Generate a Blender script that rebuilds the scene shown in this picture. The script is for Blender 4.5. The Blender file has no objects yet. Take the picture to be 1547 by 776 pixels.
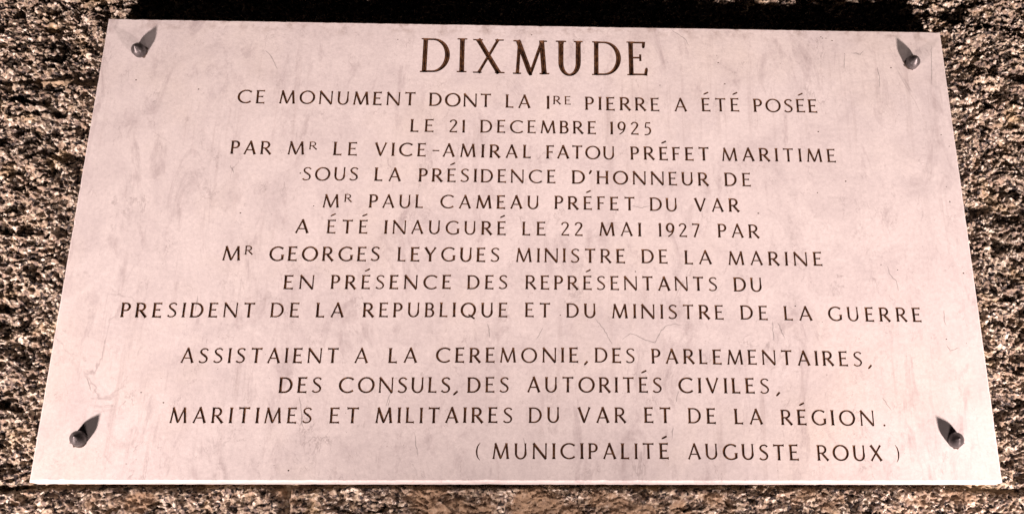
import bpy, bmesh, math, random
import numpy as np
from mathutils import Vector
from mathutils.geometry import delaunay_2d_cdt

# ------------------------------------------------------------------ camera, world, lamps, exposure
scene = bpy.context.scene
C = scene.collection
random.seed(7)

cam_data = bpy.data.cameras.new("camera")
cam = bpy.data.objects.new("camera", cam_data)
C.objects.link(cam)
cam.location = (0.020271895549224674, -1.2495819653598605, -0.4574066707834365)
cam.rotation_euler = (1.9002642832809065, 0.003062182038343463, -0.0348669862570053)
cam_data.sensor_width = 36.0
cam_data.sensor_fit = 'HORIZONTAL'
cam_data.lens = 1500 / 1547 * 36.0
cam_data.shift_x = -96.71161139446183 / 1547
cam_data.clip_start = 0.05
cam_data.clip_end = 60.0
scene.camera = cam

world = bpy.data.worlds.new("World")
scene.world = world
world.use_nodes = True
wbg = world.node_tree.nodes["Background"]
wbg.inputs["Color"].default_value = (0.30, 0.24, 0.30, 1)      # faint night glow
wbg.inputs["Strength"].default_value = 0.005

def flood_or_fill(name, loc, target, energy, color, radius, cone):
    ld = bpy.data.lights.new(name, 'SPOT')
    ld.energy = energy
    ld.color = color
    ld.shadow_soft_size = radius
    ld.spot_size = math.radians(cone)
    ld.spot_blend = 1.0
    o = bpy.data.objects.new(name, ld)
    C.objects.link(o)
    o.location = loc
    o.rotation_euler = (Vector(target) - Vector(loc)).to_track_quat('-Z', 'Y').to_euler()
    return o

LAMP = (1.0, 0.79, 0.735)
# two floodlights low down in front of the wall, one at each side of the plaque, plus a weak wide fill lamp between them, added to lift the bolt shadows
flood_or_fill("flood_or_fill", (-1.35, -0.86, -1.60), (-0.58, 0.0, 0.62), 445, LAMP, 0.075, 66)
flood_or_fill("flood_or_fill", (1.35, -0.86, -1.60), (0.58, 0.0, 0.62), 490, LAMP, 0.075, 66)
flood_or_fill("flood_or_fill", (0.0, -0.82, -1.70), (0.0, 0.0, 0.0), 39, LAMP, 0.22, 120)

scene.view_settings.view_transform = 'Standard'
scene.view_settings.look = 'None'
scene.view_settings.exposure = 0.0
scene.view_settings.gamma = 1.0

# ------------------------------------------------------------------ helpers
def thing(name, label, cat, loc=(0, 0, 0)):
    o = bpy.data.objects.new(name, None)
    o.empty_display_size = 0.1
    C.objects.link(o)
    o.location = loc
    o['label'] = label
    o['category'] = cat
    return o

def link_mesh(name, verts, faces, mats, parent=None, mat_idx=None, smooth=False):
    me = bpy.data.meshes.new(name)
    me.from_pydata(verts, [], faces)
    for m in mats:
        me.materials.append(m)
    if mat_idx is not None:
        me.polygons.foreach_set('material_index', mat_idx)
    if smooth:
        me.polygons.foreach_set('use_smooth', [True] * len(me.polygons))
    me.update()
    o = bpy.data.objects.new(name, me)
    C.objects.link(o)
    if parent is not None:
        o.parent = parent
    return o

class NT:
    """small helper to wire shader nodes"""
    def __init__(self, name):
        self.m = bpy.data.materials.new(name)
        self.m.use_nodes = True
        self.t = self.m.node_tree
        self.b = self.t.nodes["Principled BSDF"]
        self.co = self.n('ShaderNodeTexCoord').outputs['Object']
    def n(self, typ, **kw):
        nd = self.t.nodes.new(typ)
        for k, v in kw.items():
            setattr(nd, k, v)
        return nd
    def l(self, a, b):
        self.t.links.new(a, b)
    def mapped(self, scale):
        mp = self.n('ShaderNodeMapping')
        self.l(self.co, mp.inputs['Vector'])
        mp.inputs['Scale'].default_value = scale
        return mp.outputs['Vector']
    def noise(self, scale, detail=4, rough=0.55, vec=None, dist=0.0):
        nd = self.n('ShaderNodeTexNoise')
        self.l(vec if vec is not None else self.co, nd.inputs['Vector'])
        nd.inputs['Scale'].default_value = scale
        nd.inputs['Detail'].default_value = detail
        nd.inputs['Roughness'].default_value = rough
        nd.inputs['Distortion'].default_value = dist
        return nd.outputs['Fac']
    def ramp(self, fac, stops, interp='LINEAR'):
        r = self.n('ShaderNodeValToRGB')
        r.color_ramp.interpolation = interp
        el = r.color_ramp.elements
        while len(el) < len(stops):
            el.new(0.5)
        for e, (p, c) in zip(el, stops):
            e.position = p
            e.color = (c[0], c[1], c[2], 1) if not isinstance(c, (int, float)) else (c, c, c, 1)
        self.l(fac, r.inputs['Fac'])
        return r.outputs['Color']
    def mix(self, fac, a, b, mode='MIX'):
        mx = self.n('ShaderNodeMix', data_type='RGBA', blend_type=mode)
        for s, v in ((0, fac), (6, a), (7, b)):
            if isinstance(v, (int, float)):
                mx.inputs[s].default_value = v
            elif isinstance(v, tuple):
                mx.inputs[s].default_value = (v[0], v[1], v[2], 1)
            else:
                self.l(v, mx.inputs[s])
        return mx.outputs[2]
    def bump(self, height, strength, dist):
        bp = self.n('ShaderNodeBump')
        bp.inputs['Strength'].default_value = strength
        bp.inputs['Distance'].default_value = dist
        self.l(height, bp.inputs['Height'])
        self.l(bp.outputs['Normal'], self.b.inputs['Normal'])

# ------------------------------------------------------------------ materials
def marble_material(name, tint=1.0):
    k = NT(name)
    def tn(r, g, b):
        return (r * tint, g * tint, b * tint)
    def times(a, b):
        return k.mix(1.0, a, b, 'MULTIPLY')
    # pale ground with small smoky clouds
    c = k.mix(k.ramp(k.noise(13.0, 9, 0.72, dist=0.7), [(0.42, 0.0), (0.70, 1.0)]), tn(0.745, 0.69, 0.68), tn(0.615, 0.56, 0.56))
    # warm cream patches
    warm = k.ramp(k.noise(4.3, 5, 0.6), [(0.50, 0.0), (0.75, 1.0)])
    c = k.mix(warm, c, k.mix(0.35, c, tn(0.72, 0.64, 0.54)))
    # grey wisps drawn out down the slab
    wisps = k.ramp(k.noise(24.0, 9, 0.72, vec=k.mapped((1.0, 1.0, 0.38)), dist=0.9), [(0.55, 0.0), (0.68, 1.0)])
    c = k.mix(wisps, c, k.mix(0.55, c, tn(0.42, 0.355, 0.36)))
    # rain runs
    runs = k.ramp(k.noise(75.0, 4, 0.65, vec=k.mapped((1.0, 1.0, 0.045))), [(0.54, 0.0), (0.74, 1.0)])
    patch = k.ramp(k.noise(5.0, 4, 0.6), [(0.44, 0.0), (0.60, 1.0)])
    c = k.mix(times(runs, patch), c, k.mix(0.5, c, tn(0.40, 0.33, 0.32)))
    # thin broken veins
    for sc, lo, ds in ((9.0, 0.010, 0.9), (21.0, 0.009, 0.6), (40.0, 0.012, 0.5)):
        ve = k.ramp(k.noise(sc, 6, 0.62, vec=k.mapped((1.0, 1.0, 0.6)), dist=ds), [(0.5 - lo, 0.0), (0.5, 1.0), (0.5 + lo, 0.0)])
        brk = k.ramp(k.noise(sc * 0.8 + 3.1, 4, 0.6), [(0.53, 0.0), (0.68, 1.0)])
        c = k.mix(times(ve, brk), c, k.mix(0.6, c, tn(0.30, 0.25, 0.25)))
    # mottled grain and clustered specks of dirt
    fine = k.ramp(k.noise(190.0, 5, 0.75), [(0.30, 0.82), (0.70, 1.07)])
    c = k.mix(0.8, c, times(c, fine))
    for sc, lo, cl in ((260.0, 0.665, 15.0), (120.0, 0.70, 9.0)):
        spk = k.ramp(k.noise(sc, 3, 0.6), [(lo, 0.0), (lo + 0.06, 1.0)])
        grp = k.ramp(k.noise(cl, 5, 0.65), [(0.50, 0.0), (0.62, 0.75)])
        c = k.mix(times(spk, grp), c, (0.26, 0.20, 0.18))
    # dirt caught along the upper edge of the slab
    xyz = k.n('ShaderNodeSeparateXYZ')
    k.l(k.co, xyz.inputs[0])
    up = k.n('ShaderNodeMapRange')
    k.l(xyz.outputs[2], up.inputs[0])
    up.inputs[1].default_value = 0.622
    up.inputs[2].default_value = 0.648
    dirt = k.ramp(k.noise(42.0, 6, 0.7), [(0.50, 0.0), (0.66, 0.8)])
    c = k.mix(times(dirt, up.outputs[0]), c, (0.25, 0.18, 0.15))
    k.l(c, k.b.inputs['Base Color'])
    k.b.inputs['Roughness'].default_value = 0.55
    k.b.inputs['Specular IOR Level'].default_value = 0.3
    k.bump(k.noise(220.0, 5, 0.7), 0.12, 0.002)
    return k.m

def plain(name, col, rough, metallic=0.0, nscale=120.0, var=0.35, bump=0.2, dist=0.001, spec=0.4):
    k = NT(name)
    lo = tuple(v * (1 - var) for v in col)
    hi = tuple(min(1.0, v * (1 + var)) for v in col)
    k.l(k.ramp(k.noise(nscale, 5, 0.65), [(0.3, lo), (0.7, hi)]), k.b.inputs['Base Color'])
    k.b.inputs['Roughness'].default_value = rough
    k.b.inputs['Metallic'].default_value = metallic
    k.b.inputs['Specular IOR Level'].default_value = spec
    k.bump(k.noise(nscale * 2, 4, 0.6), bump, dist)
    return k.m

def granite_material(name):
    k = NT(name)
    v = k.n('ShaderNodeTexVoronoi')
    vv = k.n('ShaderNodeMix', data_type='VECTOR')
    nz = k.n('ShaderNodeTexNoise')
    nz.inputs['Scale'].default_value = 120.0
    k.l(k.co, nz.inputs['Vector'])
    vv.inputs[0].default_value = 0.006
    k.l(k.co, vv.inputs[4])
    k.l(nz.outputs['Color'], vv.inputs[5])
    k.l(vv.outputs[1], v.inputs['Vector'])
    v.inputs['Scale'].default_value = 250.0
    sep = k.n('ShaderNodeSeparateColor')
    k.l(v.outputs['Color'], sep.inputs['Color'])
    grains = k.ramp(sep.outputs[0], [(0.0, (0.035, 0.026, 0.024)), (0.20, (0.22, 0.165, 0.135)), (0.38, (0.38, 0.29, 0.215)),
                                     (0.58, (0.55, 0.46, 0.35)), (0.76, (0.43, 0.32, 0.24)), (0.86, (0.88, 0.78, 0.66))], 'CONSTANT')
    big = k.ramp(k.noise(11.0, 4, 0.6), [(0.33, 0.55), (0.66, 0.90)])
    c = k.mix(1.0, grains, big, 'MULTIPLY')
    och = k.ramp(k.noise(22.0, 4, 0.6), [(0.55, 0.0), (0.70, 0.55)])
    c = k.mix(och, c, (0.40, 0.29, 0.15))
    at = k.n('ShaderNodeAttribute', attribute_name='smear')
    sm = k.ramp(k.noise(70.0, 4, 0.6), [(0.3, (0.16, 0.10, 0.06)), (0.7, (0.36, 0.245, 0.15))])
    c = k.mix(at.outputs['Fac'], c, sm)
    k.l(c, k.b.inputs['Base Color'])
    k.b.inputs['Roughness'].default_value = 0.62
    k.b.inputs['Specular IOR Level'].default_value = 0.35
    k.bump(k.noise(420.0, 3, 0.7), 0.5, 0.0025)
    return k.m

M_MARBLE = marble_material("white_marble")
M_VEIN = marble_material("marble_vein", 0.60)
M_PIT = plain("pit_grime", (0.10, 0.07, 0.055), 0.9)
def paint_material(name):
    """dark brown paint, flaked and faded in places"""
    k = NT(name)
    c = k.ramp(k.noise(150.0, 5, 0.7), [(0.33, (0.018, 0.008, 0.0045)), (0.50, (0.062, 0.027, 0.013)), (0.64, (0.14, 0.068, 0.030)), (0.76, (0.26, 0.16, 0.09))])
    k.l(c, k.b.inputs['Base Color'])
    k.b.inputs['Roughness'].default_value = 0.8
    k.b.inputs['Specular IOR Level'].default_value = 0.15
    k.bump(k.noise(520.0, 4, 0.6), 0.4, 0.001)
    return k.m

M_PAINT = paint_material("dark_letter_paint")
M_GRANITE = granite_material("granite")
M_MORTAR = plain("mortar", (0.36, 0.275, 0.19), 0.9, 0.0, 150.0, 0.25, 0.5, 0.002, 0.2)
M_BOLT = plain("weathered_bolt_metal", (0.075, 0.066, 0.068), 0.38, 0.35, 130.0, 0.6, 0.35, 0.001)

# ------------------------------------------------------------------ measured inscription (millimetres on the plaque face, origin at its centre)
# word, left x, right x, baseline at left, baseline at right, cap height
LINES = [
    [('D', -156.6, -112.5, 244.2, 244.2, 55.1), ('I', -104.8, -92.2, 244.3, 244.3, 55.1), ('X', -81.3, -34.2, 244.1, 243.2, 55.1), ('M', -23.8, 28.3, 243.2, 243.2, 55.1), ('U', 36.1, 77.4, 243.2, 243.1, 55.1), ('D', 86.7, 131.0, 243.1, 243.0, 55.1), ('E', 137.4, 168.4, 243.0, 243.0, 55.1)],
    [('CE', -404.5, -367.0, 191.3, 191.3, 20.6), ('MONUMENT', -346.9, -158.8, 191.3, 190.8, 20.6), ('DONT', -139.1, -52.7, 190.7, 189.9, 20.7), ('LA', -32.4, 1.8, 189.5, 189.0, 20.7), ('1', 24.2, 29.5, 188.6, 188.6, 20.7), ('RE', 33.9, 58.6, 196.0, 195.6, 13.3), ('PIERRE', 79.0, 183.5, 187.9, 187.5, 20.8), ('A', 204.9, 222.0, 187.7, 187.8, 20.8), ('ÉTÉ', 243.6, 296.5, 188.0, 188.4, 20.9), ('POSÉE', 317.2, 407.3, 188.4, 188.4, 20.9)],
    [('LE', -163.2, -131.4, 150.5, 150.5, 19.6), ('21', -110.2, -88.5, 150.6, 150.6, 19.6), ('DECEMBRE', -66.7, 93.7, 150.6, 150.7, 19.7), ('1925', 113.3, 171.1, 150.6, 150.4, 19.7)],
    [('PAR', -405.6, -350.7, 114.0, 114.0, 19.8), ('M', -328.2, -305.7, 114.0, 114.0, 19.9), ('R', -299.9, -289.0, 121.9, 121.9, 11.9), ('LE', -266.3, -234.3, 114.0, 114.0, 19.9), ('VICE', -209.8, -140.4, 113.9, 113.6, 19.9), ('-', -131.7, -122.4, 113.5, 113.4, 20.0), ('AMIRAL', -117.4, 3.7, 113.4, 112.8, 20.0), ('FATOU', 25.0, 119.2, 112.7, 112.5, 20.0), ('PRÉFET', 141.3, 250.4, 112.4, 112.2, 20.1), ('MARITIME', 268.3, 427.3, 112.1, 112.4, 20.2)],
    [('SOUS', -305.3, -230.5, 76.2, 76.5, 19.7), ('LA', -208.0, -172.9, 76.6, 76.5, 19.8), ('PRÉSIDENCE', -148.0, 37.5, 76.2, 75.9, 19.8), ('D', 60.1, 77.7, 75.7, 75.5, 19.9), ("'", 82.5, 87.3, 75.5, 75.4, 19.9), ('HONNEUR', 94.3, 247.6, 75.4, 74.7, 19.9), ('DE', 269.9, 305.9, 74.6, 74.6, 20.0)],
    [('M', -274.6, -253.0, 37.2, 37.3, 19.4), ('R', -246.7, -236.5, 45.5, 45.5, 11.6), ('PAUL', -213.0, -140.6, 37.5, 37.8, 19.4), ('CAMEAU', -117.9, 15.2, 37.8, 38.1, 19.5), ('PRÉFET', 36.4, 145.0, 38.1, 37.3, 19.5), ('DU', 166.0, 203.3, 37.0, 36.7, 19.6), ('VAR', 227.1, 287.9, 36.7, 36.6, 19.6)],
    [('A', -308.2, -290.9, 0.3, 0.3, 19.4), ('ÉTÉ', -266.5, -213.0, 0.4, 0.6, 19.4), ('INAUGURÉ', -190.3, -28.7, 0.5, 0.3, 19.5), ('LE', -6.5, 24.4, 0.3, 0.3, 19.5), ('22', 45.3, 74.4, 0.3, 0.3, 19.6), ('MAI', 96.9, 152.5, 0.3, 0.1, 19.6), ('1927', 176.6, 232.4, -0.1, -0.4, 19.6), ('PAR', 257.2, 312.9, -0.5, -0.8, 19.7)],
    [('M', -399.4, -376.3, -38.8, -38.7, 20.1), ('R', -371.4, -360.9, -30.3, -30.3, 12.5), ('GEORGES', -338.9, -194.1, -38.6, -38.0, 20.1), ('LEYGUES', -170.7, -36.5, -37.9, -37.6, 19.9), ('MINISTRE', -14.3, 130.5, -37.6, -37.9, 19.8), ('DE', 152.7, 187.6, -37.9, -38.2, 19.6), ('LA', 210.1, 246.5, -38.5, -39.0, 19.5), ('MARINE', 269.0, 395.8, -39.3, -39.6, 19.5)],
    [('EN', -316.4, -277.1, -77.3, -77.0, 19.2), ('PRÉSENCE', -255.1, -99.2, -76.8, -75.6, 19.3), ('DES', -77.3, -25.3, -75.5, -75.3, 19.3), ('REPRÉSENTANTS', -1.7, 252.3, -75.2, -75.9, 19.4), ('DU', 274.5, 312.2, -76.1, -76.2, 19.5)],
    [('PRESIDENT', -519.9, -350.1, -116.6, -115.6, 19.6), ('DE', -329.9, -293.3, -115.4, -115.2, 19.6), ('LA', -271.4, -235.9, -115.0, -114.7, 19.6), ('REPUBLIQUE', -211.4, -24.6, -114.4, -113.2, 19.6), ('ET', -1.6, 31.7, -113.1, -113.3, 19.5), ('DU', 52.9, 91.0, -113.5, -113.7, 19.5), ('MINISTRE', 112.3, 258.9, -113.8, -114.5, 19.5), ('DE', 281.2, 317.0, -114.6, -114.8, 19.4), ('LA', 339.1, 375.8, -115.0, -115.4, 19.4), ('GUERRE', 397.3, 521.1, -115.7, -116.2, 19.4)],
    [('ASSISTAIENT', -436.3, -238.5, -175.9, -174.9, 19.5), ('A', -218.1, -201.2, -174.8, -174.7, 19.5), ('LA', -174.9, -139.0, -174.5, -174.2, 19.5), ('CEREMONIE', -114.7, 67.6, -174.0, -172.9, 19.6), (',', 74.3, 80.2, -172.9, -172.9, 19.6), ('DES', 89.3, 140.7, -172.9, -173.2, 19.6), ('PARLEMENTAIRES', 162.6, 436.2, -173.6, -176.1, 19.6), (',', 442.9, 449.2, -176.2, -176.3, 19.6)],
    [('DES', -309.6, -256.7, -213.6, -213.3, 20.0), ('CONSULS', -235.2, -94.5, -213.2, -212.5, 20.0), (',', -91.9, -84.7, -212.4, -212.4, 19.9), ('DES', -72.8, -20.9, -212.3, -212.0, 19.9), ('AUTORITÉS', 3.0, 174.5, -211.8, -211.6, 19.9), ('CIVILES', 195.9, 312.6, -211.8, -212.3, 19.9), (',', 320.5, 326.9, -212.3, -212.2, 19.8)],
    [('MARITIMES', -440.5, -265.7, -251.9, -251.6, 19.7), ('ET', -243.5, -207.6, -251.5, -251.4, 19.7), ('MILITAIRES', -186.7, -15.5, -251.3, -250.5, 19.7), ('DU', 5.2, 43.8, -250.3, -250.2, 19.7), ('VAR', 67.3, 127.4, -250.1, -250.1, 19.7), ('ET', 151.2, 184.8, -250.1, -250.3, 19.7), ('DE', 206.5, 241.9, -250.5, -250.9, 19.6), ('LA', 265.8, 301.2, -251.2, -251.7, 19.6), ('RÉGION', 324.9, 444.7, -252.1, -253.1, 19.6), ('.', 455.5, 458.5, -253.1, -253.0, 19.6)],
    [('(', -60.7, -54.7, -295.2, -295.2, 19.6), ('MUNICIPALITÉ', -39.5, 180.7, -295.2, -295.0, 19.6), ('AUGUSTE', 204.8, 344.3, -295.2, -296.6, 19.6), ('ROUX', 367.8, 450.5, -296.7, -297.1, 19.5), (')', 467.7, 472.4, -297.1, -297.1, 19.5)],
]
CRACKS = [
    [(89.8, -114.5), (97.5, -123.8), (104.2, -134.9), (111.8, -148.9)],
    [(123.9, -143.1), (135.2, -133.8), (142.9, -136.4), (151.9, -141.6), (167.3, -146.3), (175.7, -130.0), (183.7, -123.3), (194.9, -121.0), (203.9, -123.1)],
    [(322.5, -115.5), (322.9, -143.1)],
    [(329.2, -117.4), (337.6, -140.6)],
    [(483.3, -38.4), (485.5, -50.5), (493.7, -60.0), (494.5, -74.3)],
    [(204.1, 318.6), (223.0, 305.2), (229.3, 293.4)],
    [(454.8, 283.2), (451.6, 258.3)],
    [(466.8, 286.7), (478.1, 283.6)],
    [(500.6, 263.4), (501.7, 249.4), (501.0, 230.2)],
    [(583.7, 298.6), (576.5, 234.6)],
    [(464.7, 285.5), (477.0, 282.5), (483.5, 289.1)],
    [(-373.7, 274.6), (-363.4, 263.6), (-354.2, 244.8)],
    [(140.7, 43.9), (155.1, 41.2), (166.9, 45.2)],
    [(186.9, -253.9), (184.9, -271.4)],
    [(196.1, -208.3), (191.2, -224.9)],
    [(-49.9, -122.5), (-46.1, -141.9)],
    [(13.3, -142.4), (22.2, -126.5)],
    [(-170.4, -220.7), (-172.1, -231.6)],
    [(-282.9, -219.0), (-275.3, -259.7)],
    [(-425.9, -109.0), (-425.3, -85.9)],
    [(-403.6, 97.9), (-397.8, 85.3)],
    [(552.7, -99.7), (551.6, -115.1), (553.5, -121.4)],
    [(549.5, -146.5), (554.6, -154.5), (567.4, -150.8)],
    [(458.0, -216.7), (468.2, -233.8)],
    [(-550.3, -195.2), (-542.0, -212.0)],
    [(-174.6, -231.6), (-172.0, -219.0), (-168.3, -210.6)],
    [(-2.0, -268.5), (4.1, -293.0)],
    [(-136.5, -264.7), (-131.8, -293.2)],
]
PITS = [(422.4, 311.1), (424.7, 308.9), (429.8, 309.0), (438.4, 305.3), (277.9, 231.9), (185.1, 228.3), (405.9, 158.8), (313.5, 35.2), (397.3, 66.3), (438.0, 83.8), (580.6, 156.4), (589.9, 138.8), (578.0, 77.3), (585.6, -48.1), (580.2, 55.1), (-480.3, -213.6), (-451.1, -226.4), (-288.8, -309.5), (-308.5, 86.8), (-286.8, 39.3), (-382.7, 28.3), (-188.5, 295.9), (-459.7, 212.1), (44.4, -110.3), (144.0, -49.6), (354.6, -95.4), (496.6, -44.3), (474.9, -37.2), (-547.3, 224.9), (520.4, 262.0), (-597.3, 9.6), (551.0, -139.1), (2.2, 306.7), (268.8, 277.8), (270.1, 265.9)]
#joint (-0.6538587063969578, 0.23738788654145732) (-0.7373312474970893, 0.2423367881142356) (-0.6152920677476698, -0.327555618502723) (0.6297069147042561, -0.3252670178358039) (-0.7683614853556958, 0.36301595994158115) (0.7445061575574596, 0.393134122421019) (-0.6373776655516165, -0.35995049968442955) (0.6303725036087061, -0.3604494947791775)
#joint (-0.660230541758729, 0.24395503616609687) (-0.7444920594868065, 0.24895071441086175) (-0.6212993739347963, -0.3263282754266235) (0.6354672519364527, -0.32401804306605875) (-0.7758155929861997, 0.37077053734091486) (0.7513515692144116, 0.4011733745883636) (-0.6435937232665133, -0.3590293507624866) (0.6361391319407366, -0.3595330623240154)

# ------------------------------------------------------------------ hand-cut roman capitals, cap height 1
TK, TN = 0.158, 0.100          # thick and thin strokes

def S(x0, y0, x1, y1, w=TK, f0=1.55, f1=1.55, n=1):
    """straight stroke with a flare at each end"""
    L = math.hypot(x1 - x0, y1 - y0)
    e = min(0.16, L * 0.3) / L
    p = [(0, f0), (e * 0.45, 1 + (f0 - 1) * 0.28), (e, 1), (1 - e, 1), (1 - e * 0.45, 1 + (f1 - 1) * 0.28), (1, f1)]
    return [(x0 + (x1 - x0) * t, y0 + (y1 - y0) * t, w * f / 2) for t, f in p]

def arcpts(cx, cy, rx, ry, a0, a1, n=14, tk=TK, tn=TN):
    r = []
    for i in range(n + 1):
        a = math.radians(a0 + (a1 - a0) * i / n)
        w = tn + (tk - tn) * abs(math.cos(a)) ** 1.4
        r.append((cx + rx * math.cos(a), cy + ry * math.sin(a), w / 2))
    return r

def bars(y, x0, x1, w=TN):
    return [(x0, y, w / 2), (x1, y, w / 2)]

def spline(pts, n=4):
    P = [pts[0]] + list(pts) + [pts[-1]]
    r = []
    for i in range(1, len(P) - 2):
        for k in range(n):
            t = k / n
            q = []
            for d in range(3):
                a, b, c, e = P[i - 1][d], P[i][d], P[i + 1][d], P[i + 2][d]
                q.append(0.5 * (2 * b + (c - a) * t + (2 * a - 5 * b + 4 * c - e) * t * t + (3 * b - a - 3 * c + e) * t ** 3))
            r.append(tuple(q))
    r.append(tuple(pts[-1]))
    return r

def sp(pts, n=4):
    return spline([(x, y, w / 2) for x, y, w in pts], n)

G = {}
G['A'] = (0.80, [S(.045, 0, .415, 1.0, .108, 1.5, 1.0), S(.385, 1.02, .755, 0, .155, 1.0, 1.35), S(.17, .33, .61, .33, .085, 1, 1)])
G['B'] = (0.60, [S(.085, 0, .085, 1), bars(.953, .085, .29) + arcpts(.29, .745, .205, .208, 90, -90)[1:] + [(.085, .537, TN / 2)],
                 bars(.537, .085, .31) + arcpts(.31, .292, .235, .245, 90, -90)[1:] + [(.085, .047, TN / 2)]])
G['C'] = (0.83, [arcpts(.50, .5, .44, .468, 46, 314, 22)])
G['D'] = (0.82, [S(.085, 0, .085, 1), bars(.953, .03, .32) + arcpts(.32, .5, .43, .453, 90, -90, 18)[1:] + [(.03, .047, TN / 2)]])
G['E'] = (0.55, [S(.085, 0, .085, 1), S(.085, .953, .52, .953, TN, 1, 1.75), S(.085, .52, .44, .52, TN * .95, 1, 1.7), S(.085, .047, .545, .047, TN, 1, 1.85)])
G['F'] = (0.52, [S(.085, 0, .085, 1), S(.085, .953, .515, .953, TN, 1, 1.75), S(.085, .50, .43, .50, TN * .95, 1, 1.7)])
G['G'] = (0.86, [arcpts(.50, .5, .44, .468, 46, 312, 22), S(.80, .10, .80, .44, TK, 1, 1.5)])
G['H'] = (0.78, [S(.085, 0, .085, 1), S(.69, 0, .69, 1), S(.085, .52, .69, .52, TN, 1, 1)])
G['I'] = (0.17, [S(.085, 0, .085, 1)])
G['L'] = (0.53, [S(.085, 0, .085, 1), S(.085, .047, .52, .047, TN, 1, 1.85)])
G['M'] = (0.98, [S(.06, 0, .17, .985, .108, 1.6, 1.2), S(.145, 1.0, .485, .02, .155, 1.0, .8), S(.485, .03, .815, 1.0, .108, .9, 1.0), S(.80, 1.0, .905, 0, .155, 1.1, 1.35)])
G['N'] = (0.82, [S(.07, 0, .07, .98, .108, 1.6, 1.1), S(.035, 1.0, .76, -.01, .155, 1.0, .9), S(.755, .02, .755, 1.0, .090, 1, 1.6)])
G['O'] = (0.98, [arcpts(.49, .5, .435, .468, 88, 272, 18), arcpts(.49, .5, .435, .468, -92, 92, 18)])
G['P'] = (0.57, [S(.085, 0, .085, 1), bars(.953, .03, .28) + arcpts(.28, .71, .235, .243, 90, -90)[1:] + [(.085, .467, TN / 2)]])
G['Q'] = (1.00, [arcpts(.49, .5, .435, .468, 88, 272, 18), arcpts(.49, .5, .435, .468, -92, 92, 18), S(.50, .20, .93, -.10, .11, .5, .9)])
G['R'] = (0.68, [S(.085, 0, .085, 1), bars(.953, .03, .29) + arcpts(.29, .715, .23, .238, 90, -90)[1:] + [(.085, .477, TN / 2)], S(.27, .49, .655, 0, .155, .8, 1.3)])
G['S'] = (0.54, [sp([(.485, .84, .13), (.42, .93, .095), (.29, .962, .09), (.15, .905, .10), (.085, .78, .125), (.14, .645, .135), (.28, .53, .14),
                     (.42, .405, .135), (.475, .26, .125), (.41, .105, .10), (.27, .04, .09), (.13, .055, .095), (.03, .14, .13)])])
G['T'] = (0.74, [S(.37, 0, .37, .97, TK, 1.35, 1.0), S(.02, .953, .72, .953, TN, 1.75, 1.75)])
G['U'] = (0.79, [[(.085, 1, TK * 1.35 / 2), (.085, .93, TK * 1.1 / 2), (.085, .84, TK / 2), (.085, .55, TK / 2)] + arcpts(.385, .36, .30, .33, 180, 360, 14, TK * .95, TN)
                 + [(.685, .55, .105 / 2), (.685, .84, .10 / 2), (.685, .93, .11 / 2), (.685, 1, .15 / 2)]])
G['V'] = (0.80, [S(.05, 1, .405, .0, .155, 1.35, .7), S(.385, .0, .745, 1, .108, .8, 1.6)])
G['X'] = (0.80, [S(.07, 1, .72, 0, .155, 1.3, 1.3), S(.70, 1, .06, 0, .108, 1.5, 1.5)])
G['Y'] = (0.78, [S(.05, 1, .385, .46, .155, 1.3, .9), S(.73, 1, .385, .46, .108, 1.5, .9), S(.385, 0, .385, .50, TK, 1.35, 1)])
G['1'] = (0.19, [S(.115, 0, .115, 1.0, TK, 1.3, 1.1), S(.12, .97, .01, .86, .08, 1, .7)])
G['2'] = (0.58, [sp([(.05, .78, .12), (.12, .91, .10), (.27, .962, .09), (.42, .90, .11), (.475, .76, .135), (.42, .60, .125), (.25, .35, .10), (.04, .05, .09)]),
                 S(.03, .047, .555, .047, .10, 1, 1.7)])
G['5'] = (0.54, [S(.15, .953, .48, .953, .10, 1, 1.5), S(.165, .96, .115, .56, .085, 1, 1),
                 sp([(.105, .575, .085), (.25, .61, .09), (.40, .535, .12), (.465, .35, .135), (.40, .14, .11), (.24, .035, .09), (.05, .03, .10)])])
G['7'] = (0.55, [S(.03, .953, .54, .953, .10, 1.7, 1), S(.51, .96, .17, 0, .115, .9, 1.2)])
G['9'] = (0.58, [arcpts(.28, .665, .225, .30, 88, 272, 14), arcpts(.28, .665, .225, .30, -92, 92, 14),
                 sp([(.508, .665, .13), (.48, .43, .12), (.37, .20, .10), (.13, .0, .08)])])
G[','] = (0.28, [S(.24, .10, .03, -.16, .13, 1.0, .25)])
G["'"] = (0.25, [S(.20, 1.02, .04, .72, .15, 1.0, .25)])
G['.'] = (0.18, [S(.14, .07, .02, .00, .12, 1.0, .5)])
G['-'] = (0.45, [S(.0, .46, .45, .46, .085, 1.2, 1.2)])
G['('] = (0.30, [sp([(.28, 1.02, .03), (.13, .80, .075), (.07, .47, .10), (.13, .14, .075), (.28, -.08, .03)])])
G[')'] = (0.30, [sp([(.02, 1.02, .03), (.17, .80, .075), (.23, .47, .10), (.17, .14, .075), (.02, -.08, .03)])])
ACCENT = S(.16, 1.27, .50, 1.44, .115, .35, 1.0)

for ch, f in (('C', 1.12), ('N', 1.12), ('S', 1.10), ('M', 1.07), ('O', 1.04), ('R', 1.06), ('G', 1.06), ('E', 1.06)):
    w, st = G[ch]
    G[ch] = (w * f, [[(x * f, y, q) for x, y, q in s] for s in st])

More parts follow.
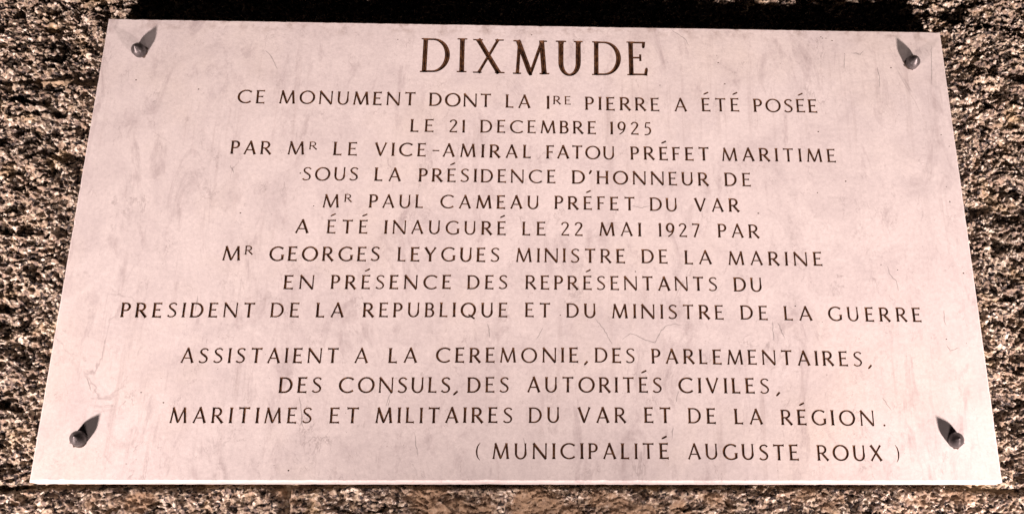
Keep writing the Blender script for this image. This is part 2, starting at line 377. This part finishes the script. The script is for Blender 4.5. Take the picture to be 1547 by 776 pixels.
# the larger title letters carry bracketed serifs
def stem(x, w=.126, y0=.0, y1=1.0, top=True, bot=True):
    r = [S(x, y0, x, y1, w, 1.12 if bot else 1, 1.12 if top else 1)]
    h = .042
    if bot:
        r.append(S(x - w * .5 - .065, y0 + h / 2, x + w * .5 + .065, y0 + h / 2, h, .9, .9))
    if top:
        r.append(S(x - w * .5 - .065, y1 - h / 2, x + w * .5 + .065, y1 - h / 2, h, .9, .9))
    return r

def serif(x, y, half, h=.042):
    return [S(x - half, y, x + half, y, h, .9, .9)]

T = {}
T['D'] = (0.93, stem(.165) + [bars(.968, .10, .40, .056) + arcpts(.40, .5, .435, .468, 90, -90, 22, .136, .058)[1:] + [(.10, .032, .031)]])
T['I'] = (0.32, stem(.16))
T['X'] = (0.98, [S(.16, 1, .80, 0, .126, 1.1, 1.1), S(.77, 1, .19, 0, .075, 1.2, 1.2)] + serif(.16, .976, .145) + serif(.80, .976, .13) + serif(.16, .024, .13) + serif(.82, .024, .145))
T['M'] = (1.10, [S(.14, 0, .20, .97, .085, 1.2, 1.1), S(.15, 1.0, .545, -.03, .126, .9, .55), S(.52, -.02, .885, .99, .082, .8, 1.0), S(.865, 1.0, .945, 0, .126, 1.0, 1.2)]
          + serif(.12, .975, .11) + serif(.92, .975, .11) + serif(.13, .024, .125) + serif(.95, .024, .15))
T['U'] = (0.90, [[(.18, .98, .078), (.18, .88, .063), (.18, .55, .063)] + arcpts(.45, .36, .27, .365, 180, 360, 16, .126, .065)
                 + [(.72, .55, .065), (.72, .88, .06), (.72, .98, .075)]] + serif(.18, .976, .165) + serif(.72, .976, .14))
T['E'] = (0.67, stem(.165) + [S(.165, .968, .58, .968, .056, 1, 1), S(.575, .995, .555, .80, .085, 1.1, .45),
                             S(.165, .52, .47, .52, .056, 1, 1), S(.455, .62, .455, .42, .06, 1.1, 1.1),
                             S(.165, .032, .60, .032, .056, 1, 1), S(.60, .0, .645, .23, .085, 1.3, .45)])

# ------------------------------------------------------------------ lay the letters out: every stroke becomes a V-cut trench
class Letter:
    __slots__ = ('word', 'strokes')

letters = []
def add_letter(wi, ch, ox, oy, sx, cap, title=False):
    tab = T if title and ch in T else G
    base = 'E' if ch == 'É' else ch
    w, st = tab[base]
    st = list(st) + ([ACCENT] if ch == 'É' else [])
    L = Letter()
    L.word = wi
    L.strokes = []
    wk = 1.0 + random.uniform(-.06, .08)
    tilt = random.uniform(-.012, .012)
    dy = random.uniform(-.012, .012) * cap
    for s in st:
        # keep stroke weight even when the letter is squeezed
        L.strokes.append([(ox + (x + tilt * y) * cap * sx, oy + dy + y * cap, hw * cap * wk) for x, y, hw in s])
    letters.append(L)

word_no, join_next = -1, False
for li, words in enumerate(LINES):
    prev = None
    for (txt, x0, x1, z0, z1, cap) in words:
        title = li == 0
        # punctuation and raised abbreviations belong to the word they touch
        joined = prev is not None and (title or txt in (',', '.', "'", ')', '-') or prev in ("'", '(', '-') or cap < 15)
        if not joined:
            word_no += 1
        prev = txt
        tab = T if title else G
        ws = [tab['E' if c == 'É' else c][0] for c in txt]
        W = x1 - x0
        n = len(txt)
        sx = 1.0
        if n == 1:
            sx = W / (ws[0] * cap)
            if txt in 'I1':
                sx = 1.0
            gap = 0
        else:
            gap = (W - sum(ws) * cap) / (n - 1)
            lo, hi = 0.10 * cap, 0.42 * cap
            g2 = min(max(gap, lo), hi)
            sx = (W - g2 * (n - 1)) / (sum(ws) * cap)
            gap = g2
        x = x0
        for c, w in zip(txt, ws):
            t = (x - x0) / max(W, 1e-6)
            add_letter(word_no, c, x + random.uniform(-.25, .25), z0 + (z1 - z0) * t, sx, cap, title)
            x += w * cap * sx + gap

# ------------------------------------------------------------------ the plaque
PW, PH = 1200.0, 647.4          # mm
PT = 25.0                       # thickness
INSET = 2.3

def edge_loop(inset, rng, jit):
    hw, hh = PW / 2 - inset, PH / 2 - inset
    cs = [(-hw, -hh), (hw, -hh), (hw, hh), (-hw, hh)]
    pts = []
    for i in range(4):
        a, b = cs[i], cs[(i + 1) % 4]
        L = math.hypot(b[0] - a[0], b[1] - a[1])
        n = int(L / 6)
        nx, ny = -(b[1] - a[1]) / L, (b[0] - a[0]) / L     # inwards for a counter-clockwise loop
        for k in range(n):
            t = k / n
            j = 0.0 if k == 0 else abs(rng.gauss(0, jit))
            if k and rng.random() < 0.02:
                j += rng.uniform(.3, .8)
            pts.append((a[0] + (b[0] - a[0]) * t + nx * j, a[1] + (b[1] - a[1]) * t + ny * j))
    return pts

rng = random.Random(3)
front_loop = edge_loop(INSET, rng, 0.28)

V2, F2, TAG = [], [], []        # input of the planar subdivision
def add_face(pts, tag):
    a = 0.0
    for i in range(len(pts)):
        p, q = pts[i], pts[(i + 1) % len(pts)]
        a += p[0] * q[1] - q[0] * p[1]
    if abs(a) < 1e-7:
        return
    if a < 0:
        pts = pts[::-1]
    i0 = len(V2)
    V2.extend(Vector(p) for p in pts)
    F2.append(list(range(i0, i0 + len(pts))))
    TAG.append(tag)

add_face(front_loop, ('slab',))

def stroke_rails(st):
    """insert points one half-width in from each end, then offset left and right"""
    pts = [Vector((x, y)) for x, y, w in st]
    hw = [w for x, y, w in st]
    d = [0.0]
    for i in range(1, len(pts)):
        d.append(d[-1] + (pts[i] - pts[i - 1]).length)
    tot = d[-1]
    ins = [min(hw[0] * .9, tot * .4), tot - min(hw[-1] * .9, tot * .4)]
    ts = sorted([v for v in d if all(abs(v - q) > hw[0] * .15 for q in ins)] + ins)
    if 0.0 not in ts: ts.insert(0, 0.0)
    if tot not in ts: ts.append(tot)
    P, H = [], []
    for t in ts:
        i = max(j for j in range(len(d)) if d[j] <= t + 1e-9)
        i = min(i, len(d) - 2)
        f = (t - d[i]) / max(d[i + 1] - d[i], 1e-9)
        P.append(pts[i].lerp(pts[i + 1], f))
        H.append(hw[i] + (hw[i + 1] - hw[i]) * f)
    N = []
    for i in range(len(P)):
        a = P[max(i - 1, 0)]
        b = P[min(i + 1, len(P) - 1)]
        v = (b - a).normalized()
        N.append(Vector((-v.y, v.x)))
    return P, H, N, ts, tot

segs = {}                       # letter index -> segments for the depth of the cut
for gi, L in enumerate(letters):
    segs[gi] = []
    for st in L.strokes:
        P, H, N, ts, tot = stroke_rails(st)
        for i in range(len(P) - 1):
            l0, l1 = P[i] + N[i] * H[i], P[i + 1] + N[i + 1] * H[i + 1]
            r0, r1 = P[i] - N[i] * H[i], P[i + 1] - N[i + 1] * H[i + 1]
            add_face([tuple(P[i]), tuple(P[i + 1]), tuple(l1), tuple(l0)], ('letter', gi))
            add_face([tuple(P[i]), tuple(P[i + 1]), tuple(r1), tuple(r0)], ('letter', gi))
            segs[gi].append((P[i], P[i + 1], H[i], H[i + 1], ts[i], ts[i + 1], tot))

rng = random.Random(11)
for path in CRACKS:
    pts = [Vector(p) for p in path]
    fine = []
    for a, b in zip(pts[:-1], pts[1:]):
        n = max(2, int((b - a).length / 3.0))
        for k in range(n):
            fine.append(a.lerp(b, k / n) + Vector((rng.gauss(0, .35), rng.gauss(0, .35))))
    fine.append(pts[-1])
    m = len(fine)
    for i in range(m - 1):
        def hwf(j):
            return 0.14 + 0.52 * math.sin(math.pi * (j + .2) / (m - .6)) ** .6 * rng.uniform(.6, 1.2) if 0 < j < m - 1 else 0.10
        if i == 0:
            ha = hwf(0)
        hb = hwf(i + 1)
        v = (fine[i + 1] - fine[i]).normalized()
        nn = Vector((-v.y, v.x))
        add_face([tuple(fine[i] + nn * ha), tuple(fine[i] - nn * ha), tuple(fine[i + 1] - nn * hb), tuple(fine[i + 1] + nn * hb)], ('vein',))
        ha = hb

pit_list = []
pp = list(PITS)
for _ in range(70):             # scattered fine pin-holes
    pp.append((rng.uniform(-585, 585), rng.uniform(-310, 310)))
for k, (x, y) in enumerate(pp):
    r = rng.uniform(.8, 1.35) if k < len(PITS) else rng.uniform(.3, .6)
    pit_list.append((x, y, r))
    n = 7
    ph = rng.random() * 6
    ring = [(x + r * rng.uniform(.75, 1.15) * math.cos(ph + 2 * math.pi * i / n), y + r * rng.uniform(.6, .95) * math.sin(ph + 2 * math.pi * i / n)) for i in range(n)]
    for i in range(n):
        add_face([(x, y), ring[i], ring[(i + 1) % n]], ('pit', k))

E2 = []
for f in F2:
    for i in range(len(f)):
        E2.append((f[i], f[(i + 1) % len(f)]))
ov, oe, of, oov, ooe, oof = delaunay_2d_cdt(V2, E2, [], 0, 1e-4)
OV = np.array([(v.x, v.y) for v in ov])
OF = np.array(of)
CEN = OV[OF].mean(1)

def inside_poly(poly, P):
    q = np.array([(p[0], p[1]) for p in poly])
    r = np.zeros(len(P), bool)
    for i in range(len(q)):
        x0, y0 = q[i - 1]
        x1, y1 = q[i]
        if y0 == y1:
            continue
        c = (y0 > P[:, 1]) != (y1 > P[:, 1])
        r ^= c & (P[:, 0] < (x1 - x0) * (P[:, 1] - y0) / (y1 - y0) + x0)
    return r

def cut_depth(P, gi):
    """depth of the V-cut of letter gi at points P (millimetres)"""
    best = np.zeros(len(P))
    for (a, b, ha, hb, ta, tb, tot) in segs[gi]:
        ax, ay, dx, dy = a.x, a.y, b.x - a.x, b.y - a.y
        L2 = dx * dx + dy * dy
        if L2 < 1e-12:
            continue
        t = ((P[:, 0] - ax) * dx + (P[:, 1] - ay) * dy) / L2
        first, last = ta < 1e-6, tb > tot - 1e-6
        bad = (first & (t < 0)) | (last & (t > 1))
        t = np.clip(t, 0, 1)
        d = np.hypot(P[:, 0] - ax - dx * t, P[:, 1] - ay - dy * t)
        st = ta + (tb - ta) * t
        dd = np.minimum(np.minimum(ha + (hb - ha) * t - d, st), tot - st)
        dd[bad] = 0
        best = np.maximum(best, dd)
    return best

# sort every triangle: plain marble, letter, vein or pin-hole
kind = np.zeros(len(OF), int)               # 0 slab, 1 vein, 2 pit, 3 letter, -1 outside
which = np.full(len(OF), -1)
nearedge = (np.abs(CEN[:, 0]) > PW / 2 - 6) | (np.abs(CEN[:, 1]) > PH / 2 - 6)
ids = np.where(nearedge)[0]
kind[ids[~inside_poly(front_loop, CEN[ids])]] = -1
def box_ids(P, x0, x1, y0, y1):
    return np.where((P[:, 0] > x0) & (P[:, 0] < x1) & (P[:, 1] > y0) & (P[:, 1] < y1))[0]
for f, tag in zip(F2, TAG):
    if tag[0] in ('vein', 'pit'):
        poly = [V2[i] for i in f]
        xs, ys = [p[0] for p in poly], [p[1] for p in poly]
        c = box_ids(CEN, min(xs), max(xs), min(ys), max(ys))
        if len(c):
            c = c[inside_poly(poly, CEN[c])]
            c = c[kind[c] == 0]
            kind[c] = 1 if tag[0] == 'vein' else 2
depth = np.zeros(len(OV))
for gi in segs:
    xs = [p.x for sg in segs[gi] for p in sg[:2]]
    ys = [p.y for sg in segs[gi] for p in sg[:2]]
    bx = (min(xs) - 8, max(xs) + 8, min(ys) - 8, max(ys) + 8)
    c = box_ids(CEN, *bx)
    if not len(c):
        continue
    c = c[cut_depth(CEN[c], gi) > 0.008]
    kind[c] = 3
    which[c] = letters[gi].word
    v = box_ids(OV, *bx)
    depth[v] = np.maximum(depth[v], cut_depth(OV[v], gi))
for x, y, r in pit_list:
    v = np.where(np.hypot(OV[:, 0] - x, OV[:, 1] - y) < r * .1)[0]
    depth[v] = np.maximum(depth[v], r * 1.1)
# vertices that also border plain marble stay at the surface
depth[np.unique(OF[(kind == 0) | (kind == 1)].ravel())] = 0.0
depth[:] *= 0.85

plaque = thing("marble_plaque", "white marble plaque engraved with the DIXMUDE dedication and pinned by four round bolts", "plaque", (0, 0, -PH / 2000))
ZC = PH / 2000                  # plaque centre above the empty
def w3(v, d):
    return (v[0] / 1000, d / 1000, v[1] / 1000 + ZC)

def submesh(name, sel, mats, idx=None, extra=None, parent=plaque):
    used, verts, faces, mi = {}, [], [], []
    for fi in sel:
        g = []
        for v in of[fi]:
            if v not in used:
                used[v] = len(verts)
                verts.append(w3(ov[v], depth[v]))
            g.append(used[v])
        faces.append(g)
        mi.append(idx[fi] if idx else 0)
    if extra:
        extra(used, verts, faces, mi)
    return link_mesh(name, verts, faces, mats, parent, mi)

def slab_sides(used, verts, faces, mi):
    # outline of the front face -> arris -> sides -> back
    cnt = {}
    for f in faces:
        for i in range(3):
            e = (f[i], f[(i + 1) % 3])
            cnt[e] = 1
    inv = {i: v for v, i in used.items()}
    def near_edge(i):
        p = ov[inv[i]]
        return abs(p.x) > PW / 2 - 5 or abs(p.y) > PH / 2 - 5
    nxt = {a: b for (a, b) in cnt if (b, a) not in cnt and near_edge(a) and near_edge(b)}
    start = next(iter(nxt))
    loop = [start]
    while nxt[loop[-1]] != start:
        loop.append(nxt[loop[-1]])
        if len(loop) > 5000:
            break
    def outset(i, d):
        x, _, z = verts[i]
        x *= 1000; z = (z - ZC) * 1000
        ex, ez = PW / 2 - abs(x), PH / 2 - abs(z)
        if ex < 4: x = math.copysign(PW / 2 - max(0, ex - INSET) * .6, x)
        if ez < 4: z = math.copysign(PH / 2 - max(0, ez - INSET) * .6, z)
        return (x / 1000, d / 1000, z / 1000 + ZC)
    r0 = loop
    rings = [r0]
    for d in (INSET, PT):
        ring = []
        for i in r0:
            ring.append(len(verts))
            verts.append(outset(i, d))
        rings.append(ring)
    n = len(r0)
    for a, b in zip(rings[:-1], rings[1:]):
        for i in range(n):
            j = (i + 1) % n
            faces.append([a[j], a[i], b[i], b[j]])
            mi.append(0)
    faces.append(list(rings[-1]))
    mi.append(0)

IDX = {fi: (int(k) if k in (1, 2) else 0) for fi, k in enumerate(kind)}
submesh("slab", [int(i) for i in np.where((kind >= 0) & (kind < 3))[0]], [M_MARBLE, M_VEIN, M_PIT], IDX, slab_sides)
for wi in range(word_no + 1):
    sel = [int(i) for i in np.where((kind == 3) & (which == wi))[0]]
    submesh("title_word" if wi == 0 else "engraved_word", sel, [M_PAINT])

# ------------------------------------------------------------------ round-headed fixing bolts
def bolt_mesh(seed):
    r = random.Random(seed)
    n = 28
    prof = [(9.3, 0.6), (9.5, -0.6), (9.45, -4.5), (9.3, -8.6), (8.8, -10.3), (7.6, -12.0), (5.8, -14.0), (3.9, -16.0), (2.1, -17.9), (0.8, -19.1)]
    verts, faces = [], []
    for (rad, y) in prof:
        for i in range(n):
            a = 2 * math.pi * i / n
            q = rad * (1 + r.uniform(-.012, .012))
            verts.append((q * math.cos(a) / 1000, y / 1000, q * math.sin(a) / 1000))
    for k in range(len(prof) - 1):
        for i in range(n):
            j = (i + 1) % n
            faces.append([k * n + i, k * n + j, (k + 1) * n + j, (k + 1) * n + i])
    verts.append((0, -19.4 / 1000, 0))
    t = len(verts) - 1
    k = len(prof) - 1
    for i in range(n):
        faces.append([k * n + i, k * n + (i + 1) % n, t])
    return verts, faces

for k, (bx, bz) in enumerate(((-.5475, .2695), (.5510, .2690), (-.5467, -.2723), (.5450, -.2715))):
    v, f = bolt_mesh(k)
    b = link_mesh("bolt", v, f, [M_BOLT], plaque, smooth=True)
    b.location = (bx, 0, bz + ZC)
    b.rotation_euler = ((.05, -.04, .06, -.02)[k], k * 1.7, (-.06, .05, .03, -.05)[k])
    # ragged ring of stone chipped away and stained round the hole
    r = random.Random(50 + k)
    ring_v, ring_f = [], []
    m = 30
    for i in range(m):
        a = 2 * math.pi * i / m
        o = 10.0 + abs(r.gauss(0, .45)) + (r.uniform(1.2, 2.4) if r.random() < .16 else 0)
        ring_v.append((9.0 * math.cos(a) / 1000, -0.00025, 9.0 * math.sin(a) / 1000))
        ring_v.append((o * math.cos(a) / 1000, -0.00012, o * math.sin(a) / 1000))
    for i in range(m):
        j = (i + 1) % m
        ring_f.append([2 * i, 2 * i + 1, 2 * j + 1, 2 * j])
    g = link_mesh("grout_ring", ring_v, ring_f, [M_PIT], b)

# ------------------------------------------------------------------ the granite wall
def hash2(ix, iz, s):
    h = (ix.astype(np.int64) * 374761393 + iz.astype(np.int64) * 668265263 + s * 974634777) & 0xFFFFFFFF
    h = ((h ^ (h >> 13)) * 1274126177) & 0xFFFFFFFF
    h = ((h ^ (h >> 16)) * 2246822519) & 0xFFFFFFFF
    h = h ^ (h >> 15)
    return (h & 0xFFFFFF) / float(0x1000000)

def vnoise(x, z, cell, s):
    u, v = x / cell, z / cell
    i, j = np.floor(u), np.floor(v)
    fu, fv = u - i, v - j
    fu = fu * fu * (3 - 2 * fu)
    fv = fv * fv * (3 - 2 * fv)
    a = hash2(i, j, s); b = hash2(i + 1, j, s); c = hash2(i, j + 1, s); d = hash2(i + 1, j + 1, s)
    return ((a + (b - a) * fu) * (1 - fv) + (c + (d - c) * fu) * fv) * 2 - 1

def fbm(x, z, cell, s, o=3):
    r, a = 0, 1
    for k in range(o):
        r = r + a * vnoise(x, z, cell / 2 ** k, s + 17 * k)
        a *= .5
    return r

def facets(x, z, cx, cz, s, tilt):
    """rough chipped facets: each nearest cell has its own height and slope"""
    u, v = x / cx, z / cz
    i, j = np.floor(u), np.floor(v)
    best = np.full(x.shape, 9.0)
    out = np.zeros(x.shape)
    for di in (-1, 0, 1):
        for dj in (-1, 0, 1):
            a, b = i + di, j + dj
            px = a + hash2(a, b, s)
            pz = b + hash2(a, b, s + 1)
            d = (u - px) ** 2 + (v - pz) ** 2
            h = (hash2(a, b, s + 2) * 2 - 1) + tilt * ((hash2(a, b, s + 3) * 2 - 1) * (u - px) + (hash2(a, b, s + 4) * 2 - 1) * (v - pz))
            m = d < best
            best = np.where(m, d, best)
            out = np.where(m, h, out)
    return out

WALL_Y = 0.0385
def height(x, z):
    wx = x + .004 * vnoise(x, z, .02, 91)
    wz = z + .004 * vnoise(x, z, .02, 92)
    h = .0045 * fbm(x, z, .11, 5, 2)
    h = h + .0046 * fbm(wx, wz, .030, 21, 2)
    h = h + .0038 * facets(wx, wz, .021, .014, 31, 1.3)
    h = h + .0029 * facets(wx + .3, wz, .0076, .0052, 41, 1.4)
    h = h + .0017 * facets(wx + .7, wz, .0040, .0031, 51, 1.2)
    return h

def joint_top(x):
    return .2420 - .016 * (x + .70) * 1.0 + .003 * vnoise(x, x * 0, .06, 71)
def joint_low(x):
    return -.3225 - .006 * np.clip((np.abs(x + .01) - .57) / .06, 0, 1) + .002 * vnoise(x, x * 0 + 3, .07, 72)
def joint_side(z):
    return .08 + .003 * vnoise(z, z * 0 + 7, .07, 73)
def joint_foot(z):
    return -.30 + .003 * vnoise(z, z * 0 + 7, .07, 74)

def smear(x, z):
    """mortar smeared over the stones under the plaque"""
    m = np.zeros(x.shape)
    for (cx, cz, rx, rz, s) in ((-.085, -.345, .065, .026, 1), (-.50, -.345, .05, .012, .8), (.22, -.35, .05, .016, .8), (.52, -.338, .06, .012, .8), (.03, -.35, .06, .024, 1), (.125, -.345, .055, .020, 1), (.36, -.340, .05, .016, .8), (-.31, -.338, .035, .014, .7)):
        d = ((x - cx) / rx) ** 2 + ((z - cz) / rz) ** 2
        m = np.maximum(m, s * np.clip(1.5 - d, 0, 1))
    n = fbm(x, z, .03, 81, 4)
    return np.clip(m * 1.3 + n * 1.1 - .45, 0, .85) * (m > 0)

def axis(lo, flo, fhi, hi, step):
    a = list(np.arange(flo, fhi + step / 2, step))
    s, v = step, a[-1]
    while v < hi:
        s *= 1.12; v += min(s, .004); a.append(v)
    s, v = step, a[0]
    while v > lo:
        s *= 1.12; v -= min(s, .004); a.insert(0, v)
    return np.array(a)

XA = axis(-1.5, -.80, .80, 1.5, .0011)
ZA = axis(-1.1, -.385, .425, 1.1, .0011)
X, Z = np.meshgrid(XA, ZA)
H = height(X, Z)
SM = smear(X, Z)
H = H * (1 - .22 * SM) * np.where(Z < -.32, .8, 1)

# which stone each point of the wall belongs to
low = Z < joint_low(X)
right = X > joint_side(Z)
top = Z > joint_top(X)
right_low = X > joint_foot(Z)
block = np.where(low, np.where(right_low, 4, 3), np.where(right, 2, np.where(top, 0, 1)))
dist = np.abs(Z - joint_low(X))
dist = np.minimum(dist, np.where(~low, np.abs(X - joint_side(Z)), 9))
dist = np.minimum(dist, np.where(~low & ~right, np.abs(Z - joint_top(X)), 9))
dist = np.minimum(dist, np.where(low, np.abs(X - joint_foot(Z)), 9))
H = H - .012 * np.exp(-(dist / .0042) ** 2)
# keep clear of the back of the slab
inside = (np.abs(X) < .61) & (np.abs(Z) < .335)
H = np.where(inside, np.minimum(H, .0122), H)

wall = thing("granite_wall", "rough hewn wall of pinkish brown granite blocks behind the marble plaque", "wall", (0, WALL_Y, -1.1))
def grid_part(name, keep, Hm, mats, attr=None):
    """quads of the grid whose four corners pass 'keep' (cell mask), as one mesh"""
    nz, nx = X.shape
    idx = np.arange(nz * nx).reshape(nz, nx)
    cells = np.stack([idx[:-1, :-1], idx[:-1, 1:], idx[1:, 1:], idx[1:, :-1]], -1)[keep]
    used, inv = np.unique(cells.ravel(), return_inverse=True)
    co = np.stack([X.ravel()[used], -Hm.ravel()[used], Z.ravel()[used] + 1.1], 1).astype(np.float32)
    me = bpy.data.meshes.new(name)
    me.vertices.add(len(used))
    me.vertices.foreach_set('co', co.ravel())
    nf = len(cells)
    me.loops.add(nf * 4)
    me.loops.foreach_set('vertex_index', inv.astype(np.int32).ravel())
    me.polygons.add(nf)
    me.polygons.foreach_set('loop_start', np.arange(0, nf * 4, 4, dtype=np.int32))
    if attr is not None:
        at = me.attributes.new('smear', 'FLOAT', 'POINT')
        at.data.foreach_set('value', attr.ravel()[used].astype(np.float32))
    for m in mats:
        me.materials.append(m)
    me.update(calc_edges=True)
    me.validate()
    o = bpy.data.objects.new(name, me)
    C.objects.link(o)
    o.parent = wall
    return o

cellblock = block[:-1, :-1]
for b in range(5):
    grid_part("stone_block", cellblock == b, H, [M_GRANITE], SM)

# mortar: lies in the joints, nearly flush at the upper left, deep in the low joint
MH = -.0105 + .0014 * fbm(X, Z, .012, 101, 4) + .0012 * facets(X, Z, .006, .0045, 111, 1.3)
flush = np.exp(-((X + .67) / .045) ** 2) * np.clip(1 - np.abs(Z - joint_top(X) + .001) / .016, 0, 1) ** .5
MH = MH + .0140 * flush
near = dist < .016
grid_part("mortar_joint", near[:-1, :-1], MH, [M_MORTAR])
